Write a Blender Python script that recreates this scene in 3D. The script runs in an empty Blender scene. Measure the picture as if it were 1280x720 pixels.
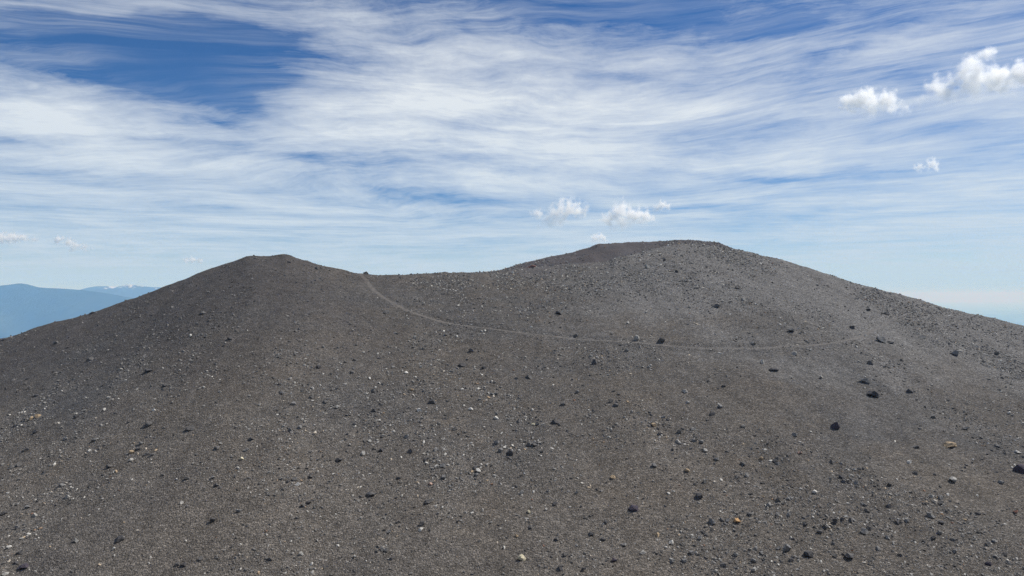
import bpy, bmesh, math, random
import numpy as np
from mathutils import Vector, Matrix

R = math.radians
scene = bpy.context.scene
COL = scene.collection

# ------------------------------------------------------------------ camera
F = 914.3                       # focal length in pixels of the 1280 px wide photograph
HORIZON = 368.0
PITCH = math.atan((HORIZON - 360.0) / F)
cam_d = bpy.data.cameras.new('camera')
cam_d.sensor_width = 36.0
cam_d.lens = F / 1280.0 * 36.0
cam_d.clip_start = 0.5
cam_d.clip_end = 600000.0
cam = bpy.data.objects.new('camera', cam_d)
cam.rotation_euler = (R(90) + PITCH, 0, 0)
COL.objects.link(cam)
scene.camera = cam

# ------------------------------------------------------------------ render settings
SUN_EL, SUN_AZ = R(50.0), R(70.0)       # azimuth from +Y (view direction) towards +X
vs = scene.view_settings
vs.view_transform = 'Standard'
vs.look = 'None'
vs.exposure = 0.0
vs.gamma = 1.0
vs.use_curve_mapping = False
cy = scene.cycles
cy.max_bounces = 12
cy.diffuse_bounces = 2
cy.glossy_bounces = 1
cy.transmission_bounces = 2
cy.transparent_max_bounces = 8
cy.volume_bounces = 12
cy.volume_step_rate = 1.0
cy.volume_max_steps = 512
cy.use_denoising = True
cy.denoiser = 'OPENIMAGEDENOISE'
cy.denoising_input_passes = 'RGB_ALBEDO_NORMAL'
cy.denoising_prefilter = 'NONE'
cy.use_adaptive_sampling = False
cy.pixel_filter_type = 'BLACKMAN_HARRIS'
cy.filter_width = 1.5


def tdir(px, py):
    """s = x/y and t = z/y of the ray through a photograph pixel"""
    u = (px - 640.0) / F
    v = (360.0 - py) / F
    den = math.cos(PITCH) - v * math.sin(PITCH)
    return u / den, (math.sin(PITCH) + v * math.cos(PITCH)) / den


# ------------------------------------------------------------------ node helpers
class NT:
    def __init__(self, tree):
        self.t = tree
        self.n = tree.nodes
        self.l = tree.links

    def new(self, typ, **kw):
        n = self.n.new(typ)
        for k, v in kw.items():
            setattr(n, k, v)
        return n

    def put(self, sock, v):
        if isinstance(v, bpy.types.NodeSocket):
            self.l.new(v, sock)
        elif v is not None:
            sock.default_value = v

    def m(self, op, a, b=None, c=None, clamp=False):
        n = self.n.new('ShaderNodeMath')
        n.operation = op
        n.use_clamp = clamp
        self.put(n.inputs[0], a)
        self.put(n.inputs[1], b)
        self.put(n.inputs[2], c)
        return n.outputs[0]

    def v(self, op, a, b=None, c=None, scale=None):
        n = self.n.new('ShaderNodeVectorMath')
        n.operation = op
        self.put(n.inputs[0], a)
        self.put(n.inputs[1], b)
        if c is not None:
            self.put(n.inputs[2], c)
        if scale is not None:
            self.put(n.inputs['Scale'], scale)
        return n.outputs['Value'] if op in ('DISTANCE', 'LENGTH', 'DOT_PRODUCT') else n.outputs[0]

    def comb(self, x, y, z):
        n = self.n.new('ShaderNodeCombineXYZ')
        self.put(n.inputs[0], x)
        self.put(n.inputs[1], y)
        self.put(n.inputs[2], z)
        return n.outputs[0]

    def noise(self, vec, scale, detail=4.0, rough=0.55, lac=2.0, dist=0.0, out='Fac'):
        n = self.n.new('ShaderNodeTexNoise')
        self.put(n.inputs['Vector'], vec)
        self.put(n.inputs['Scale'], scale)
        self.put(n.inputs['Detail'], detail)
        self.put(n.inputs['Roughness'], rough)
        self.put(n.inputs['Lacunarity'], lac)
        self.put(n.inputs['Distortion'], dist)
        return n.outputs[out]

    def remap(self, val, a, b, c=0.0, d=1.0, smooth=False):
        n = self.n.new('ShaderNodeMapRange')
        n.interpolation_type = 'SMOOTHSTEP' if smooth else 'LINEAR'
        self.put(n.inputs[0], val)
        for i, q in enumerate((a, b, c, d)):
            self.put(n.inputs[1 + i], q)
        return n.outputs[0]

    def mix(self, fac, a, b, blend='MIX'):
        n = self.n.new('ShaderNodeMix')
        n.data_type = 'RGBA'
        n.blend_type = blend
        self.put(n.inputs[0], fac)
        self.put(n.inputs[6], a if isinstance(a, bpy.types.NodeSocket) else (*a, 1.0))
        self.put(n.inputs[7], b if isinstance(b, bpy.types.NodeSocket) else (*b, 1.0))
        return n.outputs[2]

    def ramp(self, fac, stops, interp='LINEAR'):
        n = self.n.new('ShaderNodeValToRGB')
        cr = n.color_ramp
        cr.interpolation = interp
        while len(cr.elements) < len(stops):
            cr.elements.new(0.5)
        for e, (p, c) in zip(cr.elements, stops):
            e.position = p
            e.color = (*c, 1.0)
        self.put(n.inputs[0], fac)
        return n.outputs[0]


# ------------------------------------------------------------------ world: clear sky with a broad cirrus sheet
SKY_STRENGTH = 0.09
world = bpy.data.worlds.new('World')
scene.world = world
world.use_nodes = True
w = NT(world.node_tree)
w.n.clear()
sky = w.new('ShaderNodeTexSky', sky_type='NISHITA', sun_disc=False)
sky.sun_elevation = SUN_EL
sky.sun_rotation = SUN_AZ
sky.altitude = 2500.0
sky.air_density = 1.0
sky.dust_density = 0.0
sky.ozone_density = 4.0
hs = w.new('ShaderNodeHueSaturation')
hs.inputs['Saturation'].default_value = 1.24
hs.inputs['Hue'].default_value = 0.506
w.l.new(sky.outputs[0], hs.inputs['Color'])
geo = w.new('ShaderNodeTexCoord')
sep = w.new('ShaderNodeSeparateXYZ')
w.l.new(geo.outputs['Generated'], sep.inputs[0])
dx, dy, dz = sep.outputs
# the sheet seen in perspective: direction divided by height
den = w.m('ADD', w.m('MAXIMUM', dz, 0.0), 0.09)
qx = w.m('DIVIDE', dx, den)
qy = w.m('DIVIDE', dy, den)
arch = w.m('MULTIPLY', w.m('MULTIPLY', qx, qx), w.remap(dz, 0.04, 0.30, 0.03, 0.20))   # the bands bow across the wind
q = w.comb(qx, w.m('ADD', qy, arch), 0.0)
# slow bending of the streaks, then a finer curl
bend = w.v('SCALE', w.v('SUBTRACT', w.noise(q, 0.22, 2.0, 0.5, out='Color'), (0.5, 0.5, 0.5)), scale=2.6)
qb = w.v('ADD', q, bend)
curl = w.v('SCALE', w.v('SUBTRACT', w.noise(qb, 1.3, 3.0, 0.55, out='Color'), (0.5, 0.5, 0.5)), scale=0.40)
qc = w.v('ADD', qb, curl)
broad = w.noise(w.v('MULTIPLY', qb, (0.8, 1.15, 1.0)), 1.0, 7.0, 0.62)
streak = w.noise(w.v('MULTIPLY', qc, (0.85, 2.7, 1.0)), 1.0, 10.0, 0.68)
# combed threads: strongly drawn out, turned a little against the streaks
rot = w.new('ShaderNodeVectorRotate', rotation_type='Z_AXIS')
w.l.new(qc, rot.inputs['Vector'])
rot.inputs['Angle'].default_value = R(9)
fine = w.noise(w.v('MULTIPLY', rot.outputs[0], (1.9, 15.0, 1.0)), 1.0, 7.0, 0.70)
puff = w.noise(qc, 3.4, 9.0, 0.70)
# cloud banks and clear gaps: (px, py, half width, half height, tilt degrees, amount)
BANKS = [
    (210, 78, 225, 70, 0, -0.70),      # the deep blue gap
    (40, 80, 120, 36, 0, 0.02),
    (300, 122, 90, 32, 12, -0.26),
    (140, 4, 250, 20, 0, 0.32),
    (420, 18, 110, 40, 30, 0.16),
    (560, 115, 190, 85, 0, 0.46),      # the bright swirl
    (470, 84, 80, 40, 25, 0.16),
    (740, 185, 180, 52, 0, 0.34),
    (430, 128, 110, 30, -16, 0.14),
    (560, 226, 200, 18, 3, 0.20),
    (60, 150, 220, 34, 7, 0.40),
    (130, 232, 240, 50, 0, 0.16),
    (800, 14, 320, 36, 0, -0.24),
    (690, 28, 90, 24, 0, -0.12),
    (960, 34, 150, 26, -8, -0.16),
    (1060, 62, 200, 22, -14, 0.20),
    (1215, 20, 130, 24, -10, 0.12),
    (1150, 95, 120, 26, 0, -0.16),
    (1210, 172, 130, 26, 0, -0.22),
    (960, 219, 190, 9, 0, -0.36),
    (840, 265, 220, 9, 0, -0.24),
    (560, 250, 130, 8, 3, -0.26),
    (470, 236, 70, 9, 8, -0.20),
    (395, 197, 60, 13, 8, -0.28),
    (80, 212, 90, 7, 3, -0.24),
    (20, 172, 60, 8, 6, -0.22),
    (280, 264, 60, 6, 0, -0.16),
    (300, 180, 120, 20, 6, -0.05),
    (770, 97, 90, 9, 2, -0.24),
    (640, 68, 40, 14, 0, 0.12),
    (1000, 190, 230, 24, 0, 0.22),
    (900, 125, 180, 30, 0, 0.26),
]
cov = None
ta = w.m('DIVIDE', dx, w.m('MAXIMUM', dy, 0.05))
te = w.m('DIVIDE', dz, w.m('MAXIMUM', dy, 0.05))
wob = w.v('SCALE', w.v('SUBTRACT', w.noise(w.comb(ta, w.m('MULTIPLY', te, 2.2), 0.0), 5.0, 4.0, 0.6, out='Color'), (0.5, 0.5, 0.5)), scale=0.16)
sw = w.new('ShaderNodeSeparateXYZ')
w.l.new(wob, sw.inputs[0])
ta = w.m('ADD', ta, sw.outputs[0])
te = w.m('ADD', te, w.m('MULTIPLY', sw.outputs[1], 0.4))
for (bx, by, hw, hh, tilt, amt) in BANKS:
    a0 = (bx - 640) / F
    e0 = (HORIZON - by) / F
    ca, sa = math.cos(R(tilt)), math.sin(R(tilt))
    da = w.m('SUBTRACT', ta, a0)
    de = w.m('SUBTRACT', te, e0)
    # photograph y runs down: a positive tilt falls to the right
    ua = w.m('SUBTRACT', w.m('MULTIPLY', da, ca * F / hw), w.m('MULTIPLY', de, sa * F / hw))
    va = w.m('ADD', w.m('MULTIPLY', da, sa * F / hh), w.m('MULTIPLY', de, ca * F / hh))
    r2 = w.m('ADD', w.m('MULTIPLY', ua, ua), w.m('MULTIPLY', va, va))
    k = w.m('DIVIDE', amt, w.m('POWER', w.m('ADD', r2, 1.0), 2.5))
    cov = k if cov is None else w.m('ADD', cov, k)
cov = w.m('MULTIPLY', cov, w.m('GREATER_THAN', dy, 0.05))
veil = w.remap(dz, 0.02, 0.30, 0.42, 0.0)                 # the sheet thickens towards the horizon
dens = w.m('MULTIPLY', broad, 1.15)
dens = w.m('SUBTRACT', dens, 0.225)
dens = w.m('MULTIPLY_ADD', streak, 1.45, dens)
dens = w.m('SUBTRACT', dens, 0.12)
dens = w.m('MULTIPLY_ADD', fine, 0.50, dens)
dens = w.m('MULTIPLY_ADD', puff, 0.62, dens)
dens = w.m('ADD', w.m('ADD', dens, cov), veil)
mask = w.remap(dens, 1.31, 2.12, 0.0, 1.0)
mask = w.m('POWER', mask, 0.95, clamp=True)
# a second, much thinner layer of crisp fibres drifts over the gaps as well
fib = w.noise(w.v('MULTIPLY', rot.outputs[0], (0.9, 6.5, 1.0)), 1.3, 9.0, 0.70)
thin = w.m('MULTIPLY', w.m('POWER', w.remap(fib, 0.40, 0.80), 1.2), w.remap(w.noise(q, 0.9, 3.0, 0.5), 0.30, 0.62, 0.15, 0.75))
thin = w.m('MULTIPLY', thin, w.m('MULTIPLY_ADD', cov, 1.35, 1.0, clamp=True))
mask = w.m('SUBTRACT', 1.0, w.m('MULTIPLY', w.m('SUBTRACT', 1.0, mask), w.m('SUBTRACT', 1.0, thin)))
flat = w.m('POWER', w.remap(dz, 0.0, 0.13, 1.0, 0.0), 1.3)
mask = w.m('MAXIMUM', mask, w.m('MULTIPLY', flat, 0.97))
skyc = w.v('SCALE', hs.outputs[0], scale=SKY_STRENGTH)
low = w.m('POWER', w.remap(dz, 0.0, 0.30, 1.0, 0.0), 1.3)
cloudc = w.mix(low, (0.82, 0.87, 0.91), (0.49, 0.63, 0.78))
cloudc = w.mix(w.remap(dz, 0.0, 0.035, 1.0, 0.0), cloudc, (0.40, 0.60, 0.86))
final = w.mix(w.m('MULTIPLY', mask, 0.94), skyc, cloudc)
bg = w.new('ShaderNodeBackground')
w.l.new(final, bg.inputs[0])
bg.inputs[1].default_value = 1.0
wo = w.new('ShaderNodeOutputWorld')
w.l.new(bg.outputs[0], wo.inputs[0])
world.cycles.sampling_method = 'MANUAL'
world.cycles.sample_map_resolution = 512

# ------------------------------------------------------------------ sun
sun_d = bpy.data.lights.new('sun', 'SUN')
sun_d.energy = 5.0
sun_d.angle = R(0.53)
sun_d.color = (1.0, 0.96, 0.90)
sun = bpy.data.objects.new('sun', sun_d)
sv = Vector((math.cos(SUN_EL) * math.sin(SUN_AZ), math.cos(SUN_EL) * math.cos(SUN_AZ), math.sin(SUN_EL)))
sun.rotation_euler = sv.to_track_quat('Z', 'Y').to_euler()
COL.objects.link(sun)


# ------------------------------------------------------------------ general helpers
def tag(o, label=None, cat=None, group=None, kind=None):
    if label: o['label'] = label
    if cat: o['category'] = cat
    if group: o['group'] = group
    if kind: o['kind'] = kind
    return o


def hash2(ix, iy, seed):
    n = (ix.astype(np.int64) * 374761393 + iy.astype(np.int64) * 668265263 + seed * 1442695041) & 0xFFFFFFFF
    n = ((n ^ (n >> 13)) * 1274126177) & 0xFFFFFFFF
    n = n ^ (n >> 16)
    return (n & 0xFFFF) / 65535.0 * 2.0 - 1.0


def vnoise(x, y, wl, seed):
    x = x / wl
    y = y / wl
    ix = np.floor(x)
    iy = np.floor(y)
    fx = x - ix
    fy = y - iy
    fx = fx * fx * fx * (fx * (fx * 6 - 15) + 10)
    fy = fy * fy * fy * (fy * (fy * 6 - 15) + 10)
    a = hash2(ix, iy, seed)
    b = hash2(ix + 1, iy, seed)
    c = hash2(ix, iy + 1, seed)
    d = hash2(ix + 1, iy + 1, seed)
    return (a * (1 - fx) + b * fx) * (1 - fy) + (c * (1 - fx) + d * fx) * fy


def fbm(x, y, wl, seed, octv=4, gain=0.5):
    s = 0.0
    a = 1.0
    for i in range(octv):
        ang = 0.5 + 1.1 * i
        xr = x * math.cos(ang) - y * math.sin(ang)
        yr = x * math.sin(ang) + y * math.cos(ang)
        s = s + a * vnoise(xr, yr, wl / 2 ** i, seed + 17 * i)
        a *= gain
    return s


def table(pts, lo=-2.6, hi=2.6, n=5201, smooth=5):
    """control values over s, joined smoothly, extended in a straight line past both ends"""
    pts = sorted(pts)
    S = np.array([p[0] for p in pts])
    V = np.array([p[1] for p in pts])
    g = np.linspace(lo, hi, n)
    v = np.interp(g, S, V)
    i0, i1 = g < S[0], g > S[-1]
    v[i0] = V[0] + (g[i0] - S[0]) * (V[1] - V[0]) / (S[1] - S[0])
    v[i1] = V[-1] + (g[i1] - S[-1]) * (V[-1] - V[-2]) / (S[-1] - S[-2])
    k = np.hanning(2 * smooth + 1)
    k /= k.sum()
    v = np.convolve(np.pad(v, smooth, mode='edge'), k, mode='valid')
    return g, v


# ------------------------------------------------------------------ the hill: a cinder cone with a crater behind its near rim
CREST = [  # photograph pixel of the near crest and its distance
    (-160, 470, 182), (0, 425, 185), (60, 406, 187), (115, 391, 188), (170, 371, 190), (230, 349, 193), (270, 334, 196), (300, 323, 198),
    (308, 319.5, 199), (316, 318.6, 199), (330, 319.3, 200), (345, 319.2, 200), (357, 318.4, 201), (366, 321, 201), (372, 323.5, 201),
    (385, 326, 202), (400, 332, 203), (415, 334, 204), (432, 337.6, 205), (445, 338.5, 205), (460, 339.5, 206), (475, 342, 207), (520, 342.8, 208), (545, 341.5, 209),
    (560, 340.5, 210), (600, 339.6, 211), (625, 338.5, 212), (650, 335.5, 214), (690, 332.0, 216), (730, 329.0, 219), (755, 326.5, 221), (764, 323.5, 222), (770, 320, 223),
    (795, 316.5, 226), (815, 311.5, 229), (835, 307, 232), (850, 305.5, 234), (880, 306.0, 235), (905, 308.5, 234), (935, 314.5, 230),
    (970, 324, 225), (1030, 342, 219), (1100, 362, 213), (1180, 384, 207), (1280, 407.5, 200), (1440, 445, 190)]
FAR = [  # far crater rim
    (0, 470, 300), (300, 392, 315), (450, 372, 320), (560, 351, 322), (600, 342.5, 322), (620, 338.0, 320), (640, 333, 318), (680, 323.5, 314), (720, 314, 310), (745, 307.5, 308),
    (765, 304, 305), (790, 302.6, 300), (820, 301, 295), (850, 300, 288), (875, 301.3, 280), (900, 305.0, 270), (925, 313, 260), (970, 334, 255), (1100, 385, 250), (1280, 440, 245)]
g_s, crest_t = table([tdir(p[0], p[1]) for p in CREST], smooth=4)
_, crest_y = table([(tdir(p[0], p[1])[0], p[2]) for p in CREST], smooth=30)
_, crest_ts = table([tdir(p[0], p[1]) for p in CREST], smooth=110)
_, far_t = table([tdir(p[0], p[1]) for p in FAR], smooth=8)
_, far_y = table([(tdir(p[0], p[1])[0], p[2]) for p in FAR], smooth=40)
S_LIM = 1.05
YB = 72.0


def smooth01(u):
    u = np.clip(u, 0, 1)
    return u * u * (3 - 2 * u)


def relief(x, y):
    r = 0.42 * fbm(x, y, 46.0, 3, 2) + 0.20 * fbm(x, y, 15.0, 11, 3) + 0.13 * fbm(x, y, 3.4, 23, 3)
    # faint runnels straight down the fall line
    r = r + 0.13 * fbm(x + 0.16 * y, y * 0.05, 7.0, 41, 3) * smooth01((y - 70) / 40)
    return r


def height(x, y):
    x = np.asarray(x, float)
    y = np.asarray(y, float)
    s = np.clip(x / np.maximum(y, 1.0), -S_LIM, S_LIM)
    ct = np.interp(s, g_s, crest_t)
    cyd = np.interp(s, g_s, crest_y)
    ft = np.interp(s, g_s, far_t)
    fyd = np.interp(s, g_s, far_y)
    zc = ct * cyd
    zcs = np.interp(s, g_s, crest_ts) * cyd
    zb = -35.2 - 0.9 * np.abs(s)
    # near side, from where the photographer stands down to the hollow
    yn = np.array([-60.0, -12.0, -3.0, 0.0, 3.0, 12.0, 30.0, 50.0, 62.0, YB])
    zn = np.array([-22.0, -4.6, -1.8, -1.7, -2.3, -7.2, -16.2, -26.5, -32.4, -35.2])
    near = np.interp(y, yn, zn) + (zb + 35.2) * smooth01(y / YB)
    # the visible slope
    u = np.clip((y - YB) / (cyd - YB), 0, 1)
    k, n = 0.055, 9
    face = zb + (zcs - zb) * (u * (1 + k) - k * u ** n) + (zc - zcs) * smooth01((u - 0.70) / 0.30)
    face = face + 0.20 * fbm(x, y, 7.0, 55, 3) * smooth01((u - 0.80) / 0.2)
    # into the crater and up to its far rim, then down the far flank
    zf = np.minimum(zc, ft * fyd) - 11.0
    wid = np.minimum(44.0, 0.42 * np.maximum(fyd - cyd, 4.0))
    zf = np.minimum(zc, ft * fyd) - 11.0 * np.clip(wid / 44.0, 0.12, 1.0)
    a = smooth01((y - cyd) / wid)
    inner = zc + (zf - zc) * a
    mid = cyd + wid
    zr = ft * fyd
    b = np.clip((y - mid) / np.maximum(fyd - mid, 8.0), 0, 1)
    inner = np.where(y > mid, zf + (zr - zf) * (b * (1.15 - 0.15 * b)), inner)
    inner = inner + 0.35 * fbm(x, y, 9.0, 57, 3) * np.where(y > mid, smooth01(b * 3), 0) + 0.20 * fbm(x, y, 7.0, 55, 3) * (1 - a) * (y > cyd) * (y <= mid)
    back = zr + 0.35 * fbm(x, y, 9.0, 57, 3) * np.exp(-np.maximum(y - fyd, 0) / 20.0) - 0.42 * (y - fyd) + 6.0 * (1 - np.exp(-np.maximum(y - fyd, 0) / 22.0))
    z = np.where(y < YB, near, np.where(y <= cyd, face, np.where(y <= fyd, inner, back)))
    # both flanks run down and away
    over = np.maximum(np.abs(x) - S_LIM * np.maximum(y, 110.0), 0.0)
    z = z - 0.36 * over - 0.35 * np.maximum(-60.0 - y, 0.0)
    amp = smooth01((np.hypot(x, y) - 6.0) / 30.0)
    z = z + relief(x, y) * amp
    return np.maximum(z, -1480.0)


def axis(parts, tail_lo, tail_hi, n_tail):
    a = [np.arange(p, q_, st) for (p, q_, st) in parts]
    a = np.concatenate(a)
    lo = a[0] - np.geomspace(4, tail_lo, n_tail)[::-1]
    hi = a[-1] + np.geomspace(4, tail_hi, n_tail)
    return np.concatenate([lo, a, hi])


XS = axis([(-215, 215, 0.55)], 5200, 5200, 22)
YS = axis([(-12, 66, 2.0), (66, 245, 0.5), (245, 345, 1.0)], 5200, 5200, 22)
GX, GY = np.meshgrid(XS, YS)
GZ = height(GX, GY)


def bilin(x, y):
    x = np.asarray(x, float)
    y = np.asarray(y, float)
    i = np.clip(np.searchsorted(XS, x) - 1, 0, len(XS) - 2)
    j = np.clip(np.searchsorted(YS, y) - 1, 0, len(YS) - 2)
    fx = np.clip((x - XS[i]) / (XS[i + 1] - XS[i]), 0, 1)
    fy = np.clip((y - YS[j]) / (YS[j + 1] - YS[j]), 0, 1)
    return ((GZ[j, i] * (1 - fx) + GZ[j, i + 1] * fx) * (1 - fy)
            + (GZ[j + 1, i] * (1 - fx) + GZ[j + 1, i + 1] * fx) * fy)


YRAY = np.arange(60.0, 330.0, 0.1)


def hit(px, py, back=0.0):
    """ground point seen at a photograph pixel (the crest point when the pixel lies in the sky)"""
    s, t = tdir(px, py)
    zz = bilin(s * YRAY, YRAY) - t * YRAY
    idx = np.nonzero(zz >= 0)[0]
    k = idx[0] if len(idx) else int(np.argmax(zz / YRAY))
    yv = YRAY[k] + back
    return float(s * yv), float(yv), float(bilin(s * yv, yv))


# the trail: worn into the slope, so the ground is levelled under it before the mesh is made
TRAIL = [(449, 340.5), (455, 350), (463, 361), (475, 371), (490, 381), (510, 390.5), (532, 398), (560, 405), (590, 409.5), (625, 413.5), (660, 417),
         (700, 420.5), (735, 424), (770, 427.5), (805, 430.5), (840, 433.5), (875, 436), (910, 437.5), (945, 437), (985, 435.5), (1020, 433),
         (1055, 429.5), (1080, 423.5), (1092, 414), (1103, 404), (1118, 396), (1140, 391)]
tp = np.array([hit(*p) for p in TRAIL])
seg = np.r_[0, np.cumsum(np.hypot(np.diff(tp[:, 0]), np.diff(tp[:, 1])))]
for _ in range(3):                                              # even out the walked line
    tp[1:-1, :2] = 0.5 * tp[1:-1, :2] + 0.25 * (tp[:-2, :2] + tp[2:, :2])
seg = np.r_[0, np.cumsum(np.hypot(np.diff(tp[:, 0]), np.diff(tp[:, 1])))]
ln = np.arange(0, seg[-1], 0.45)
TX = np.interp(ln, seg, tp[:, 0]) + 0.18 * vnoise(ln, ln * 0, 6.0, 91)
TY = np.interp(ln, seg, tp[:, 1]) + 0.22 * vnoise(ln, ln * 0, 5.0, 92)
k_ = np.hanning(21)
k_ /= k_.sum()
TX = np.convolve(np.pad(TX, 10, mode='edge'), k_, mode='valid')
TY = np.convolve(np.pad(TY, 10, mode='edge'), k_, mode='valid')
TZ = bilin(TX, TY)
TZ = np.convolve(np.pad(TZ, 10, mode='edge'), k_, mode='valid')
TW = 0.84 + 0.10 * vnoise(ln, ln * 0, 9.0, 93)                  # half width
TW = TW * np.clip((ln[-1] - ln) / 40.0, 0.25, 1.0)


def trail_near(x, y, reach):
    """distance to the trail, height there; only filled in within reach"""
    shape = x.shape
    x = x.ravel()
    y = y.ravel()
    dist = np.full(x.shape, 1e9)
    zt = np.zeros(x.shape)
    for c in range(0, len(TX), 12):
        xs, ys, zs = TX[c:c + 13], TY[c:c + 13], TZ[c:c + 13]
        m = np.nonzero((x > xs.min() - reach) & (x < xs.max() + reach) & (y > ys.min() - reach) & (y < ys.max() + reach))[0]
        if not len(m):
            continue
        d = np.hypot(x[m, None] - xs[None], y[m, None] - ys[None])
        j = d.argmin(1)
        dm = d[np.arange(len(m)), j]
        better = dm < dist[m]
        dist[m[better]] = dm[better]
        zt[m[better]] = zs[j[better]]
    return dist.reshape(shape), zt.reshape(shape)


td, tz = trail_near(GX, GY, 4.0)
bl = 1.0 - smooth01((td - 0.85) / 1.3)
GZ = np.where(td < 4.0, GZ * (1 - bl) + (tz - 0.03) * bl, GZ)

ny, nx = GX.shape
verts = np.stack([GX.ravel(), GY.ravel(), GZ.ravel()], 1).astype(np.float32)
idx = np.arange(nx * ny).reshape(ny, nx)
quads = np.stack([idx[:-1, :-1], idx[:-1, 1:], idx[1:, 1:], idx[1:, :-1]], -1).reshape(-1, 4).astype(np.int32)


def mesh_np(name, v, f, smooth=True):
    me = bpy.data.meshes.new(name)
    k = f.shape[1]
    me.vertices.add(len(v))
    me.vertices.foreach_set('co', np.ascontiguousarray(v, np.float32).ravel())
    me.loops.add(f.size)
    me.loops.foreach_set('vertex_index', np.ascontiguousarray(f, np.int32).ravel())
    me.polygons.add(len(f))
    me.polygons.foreach_set('loop_start', np.arange(0, f.size, k, dtype=np.int32))
    me.polygons.foreach_set('use_smooth', np.full(len(f), smooth))
    me.update(calc_edges=True)
    return me


# ------------------------------------------------------------------ materials
def new_mat(name):
    m = bpy.data.materials.new(name)
    m.use_nodes = True
    n = NT(m.node_tree)
    n.n.clear()
    out = n.new('ShaderNodeOutputMaterial')
    return m, n, out


def principled(n, out, col, rough=0.95, spec=0.15, normal=None):
    b = n.new('ShaderNodeBsdfPrincipled')
    n.put(b.inputs['Base Color'], col if isinstance(col, bpy.types.NodeSocket) else (*col, 1.0))
    n.put(b.inputs['Roughness'], rough)
    b.inputs['Specular IOR Level'].default_value = spec
    if normal is not None:
        n.put(b.inputs['Normal'], normal)
    n.l.new(b.outputs[0], out.inputs['Surface'])
    return b


def bump(n, h, strength, dist):
    b = n.new('ShaderNodeBump')
    b.inputs['Strength'].default_value = strength
    b.inputs['Distance'].default_value = dist
    n.put(b.inputs['Height'], h)
    return b.outputs[0]


RIM_ASH = hit(782, 323)


def cinder_color(n, co, trail=False):
    patch = n.noise(co, 0.022, 4.0, 0.6)
    patch2 = n.noise(co, 0.09, 5.0, 0.65)
    spot = n.noise(co, 0.55, 5.0, 0.7)
    grain = n.noise(co, 3.6, 4.0, 0.7)
    col = n.mix(n.remap(patch, 0.36, 0.64), (0.118, 0.105, 0.092), (0.103, 0.100, 0.098))
    sx = n.new('ShaderNodeSeparateXYZ')
    n.l.new(co, sx.inputs[0])
    wander = n.remap(n.noise(co, 0.03, 4.0, 0.6), 0.3, 0.7, -26.0, 26.0)
    foot = n.remap(n.m('ADD', sx.outputs[1], wander), 132.0, 96.0, smooth=True)
    col = n.mix(n.m('MULTIPLY', foot, 0.75), col, (0.142, 0.127, 0.111))           # browner, dustier ash lower down
    col = n.mix(n.remap(patch2, 0.47, 0.70, 0.0, 0.6), col, (0.134, 0.114, 0.093))
    col = n.mix(n.remap(n.noise(co, 0.045, 3.0, 0.6), 0.58, 0.75, 0.0, 0.6), col, (0.086, 0.083, 0.083))
    band = n.noise(n.v('MULTIPLY', co, (0.16, 0.016, 0.05)), 1.0, 5.0, 0.62)
    shoulder = n.m('MULTIPLY', n.remap(n.m('ADD', sx.outputs[0], wander), -6.0, 46.0, smooth=True), n.remap(n.m('ADD', sx.outputs[1], wander), 122.0, 176.0, smooth=True))
    col = n.mix(n.m('MULTIPLY', shoulder, 0.85), col, (0.166, 0.161, 0.157))       # paler, coarser scree on the right shoulder
    flank = n.m('MULTIPLY', n.remap(n.m('ADD', sx.outputs[0], wander), -10.0, -62.0, smooth=True), n.remap(n.m('ADD', sx.outputs[1], wander), 118.0, 165.0, smooth=True))
    col = n.mix(n.m('MULTIPLY', flank, 0.8), col, (0.080, 0.074, 0.072))           # darker ground tone over the left flank
    rimash = n.remap(n.v('DISTANCE', n.v('ADD', co, n.comb(n.m('MULTIPLY', wander, 0.12), 0.0, 0.0)), RIM_ASH), 3.0, 13.0, 0.8, 0.0, smooth=True)
    col = n.mix(rimash, col, (0.185, 0.176, 0.168))                                # pale ash patch under the rim
    # pebbles too small to build: a tone for each
    def cells(scale, lo, hi):
        vo = n.new('ShaderNodeTexVoronoi')
        n.put(vo.inputs['Vector'], co)
        vo.inputs['Scale'].default_value = scale
        vo.inputs['Randomness'].default_value = 1.0
        se = n.new('ShaderNodeSeparateColor')
        n.l.new(vo.outputs['Color'], se.inputs[0])
        tone = n.m('POWER', se.outputs[0], 2.2)
        return n.remap(tone, 0.0, 1.0, lo, hi), vo.outputs['Distance']
    ca, da = cells(4.2, 0.74, 1.55)
    cb, db = cells(9.0, 0.76, 1.48)
    val = n.m('ADD', n.remap(spot, 0.25, 0.75, 0.74, 1.26), n.remap(grain, 0.25, 0.75, -0.30, 0.30))
    val = n.m('MULTIPLY', n.m('MAXIMUM', val, 0.3), n.m('MULTIPLY', ca, cb))
    val = n.m('MULTIPLY', val, n.remap(band, 0.3, 0.7, 0.88, 1.13))
    rel = n.m('ADD', n.m('MULTIPLY', da, -0.55), n.m('MULTIPLY', db, -0.25))
    grain = n.m('ADD', n.m('MULTIPLY', grain, 0.6), rel)
    return n.mix(1.0, col, n.comb(val, val, val), 'MULTIPLY'), grain, spot


MAT = {}
m, n, out = new_mat('cinder_ground')
tc = n.new('ShaderNodeTexCoord')
co = tc.outputs['Object']
col, grain, spot = cinder_color(n, co)
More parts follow.
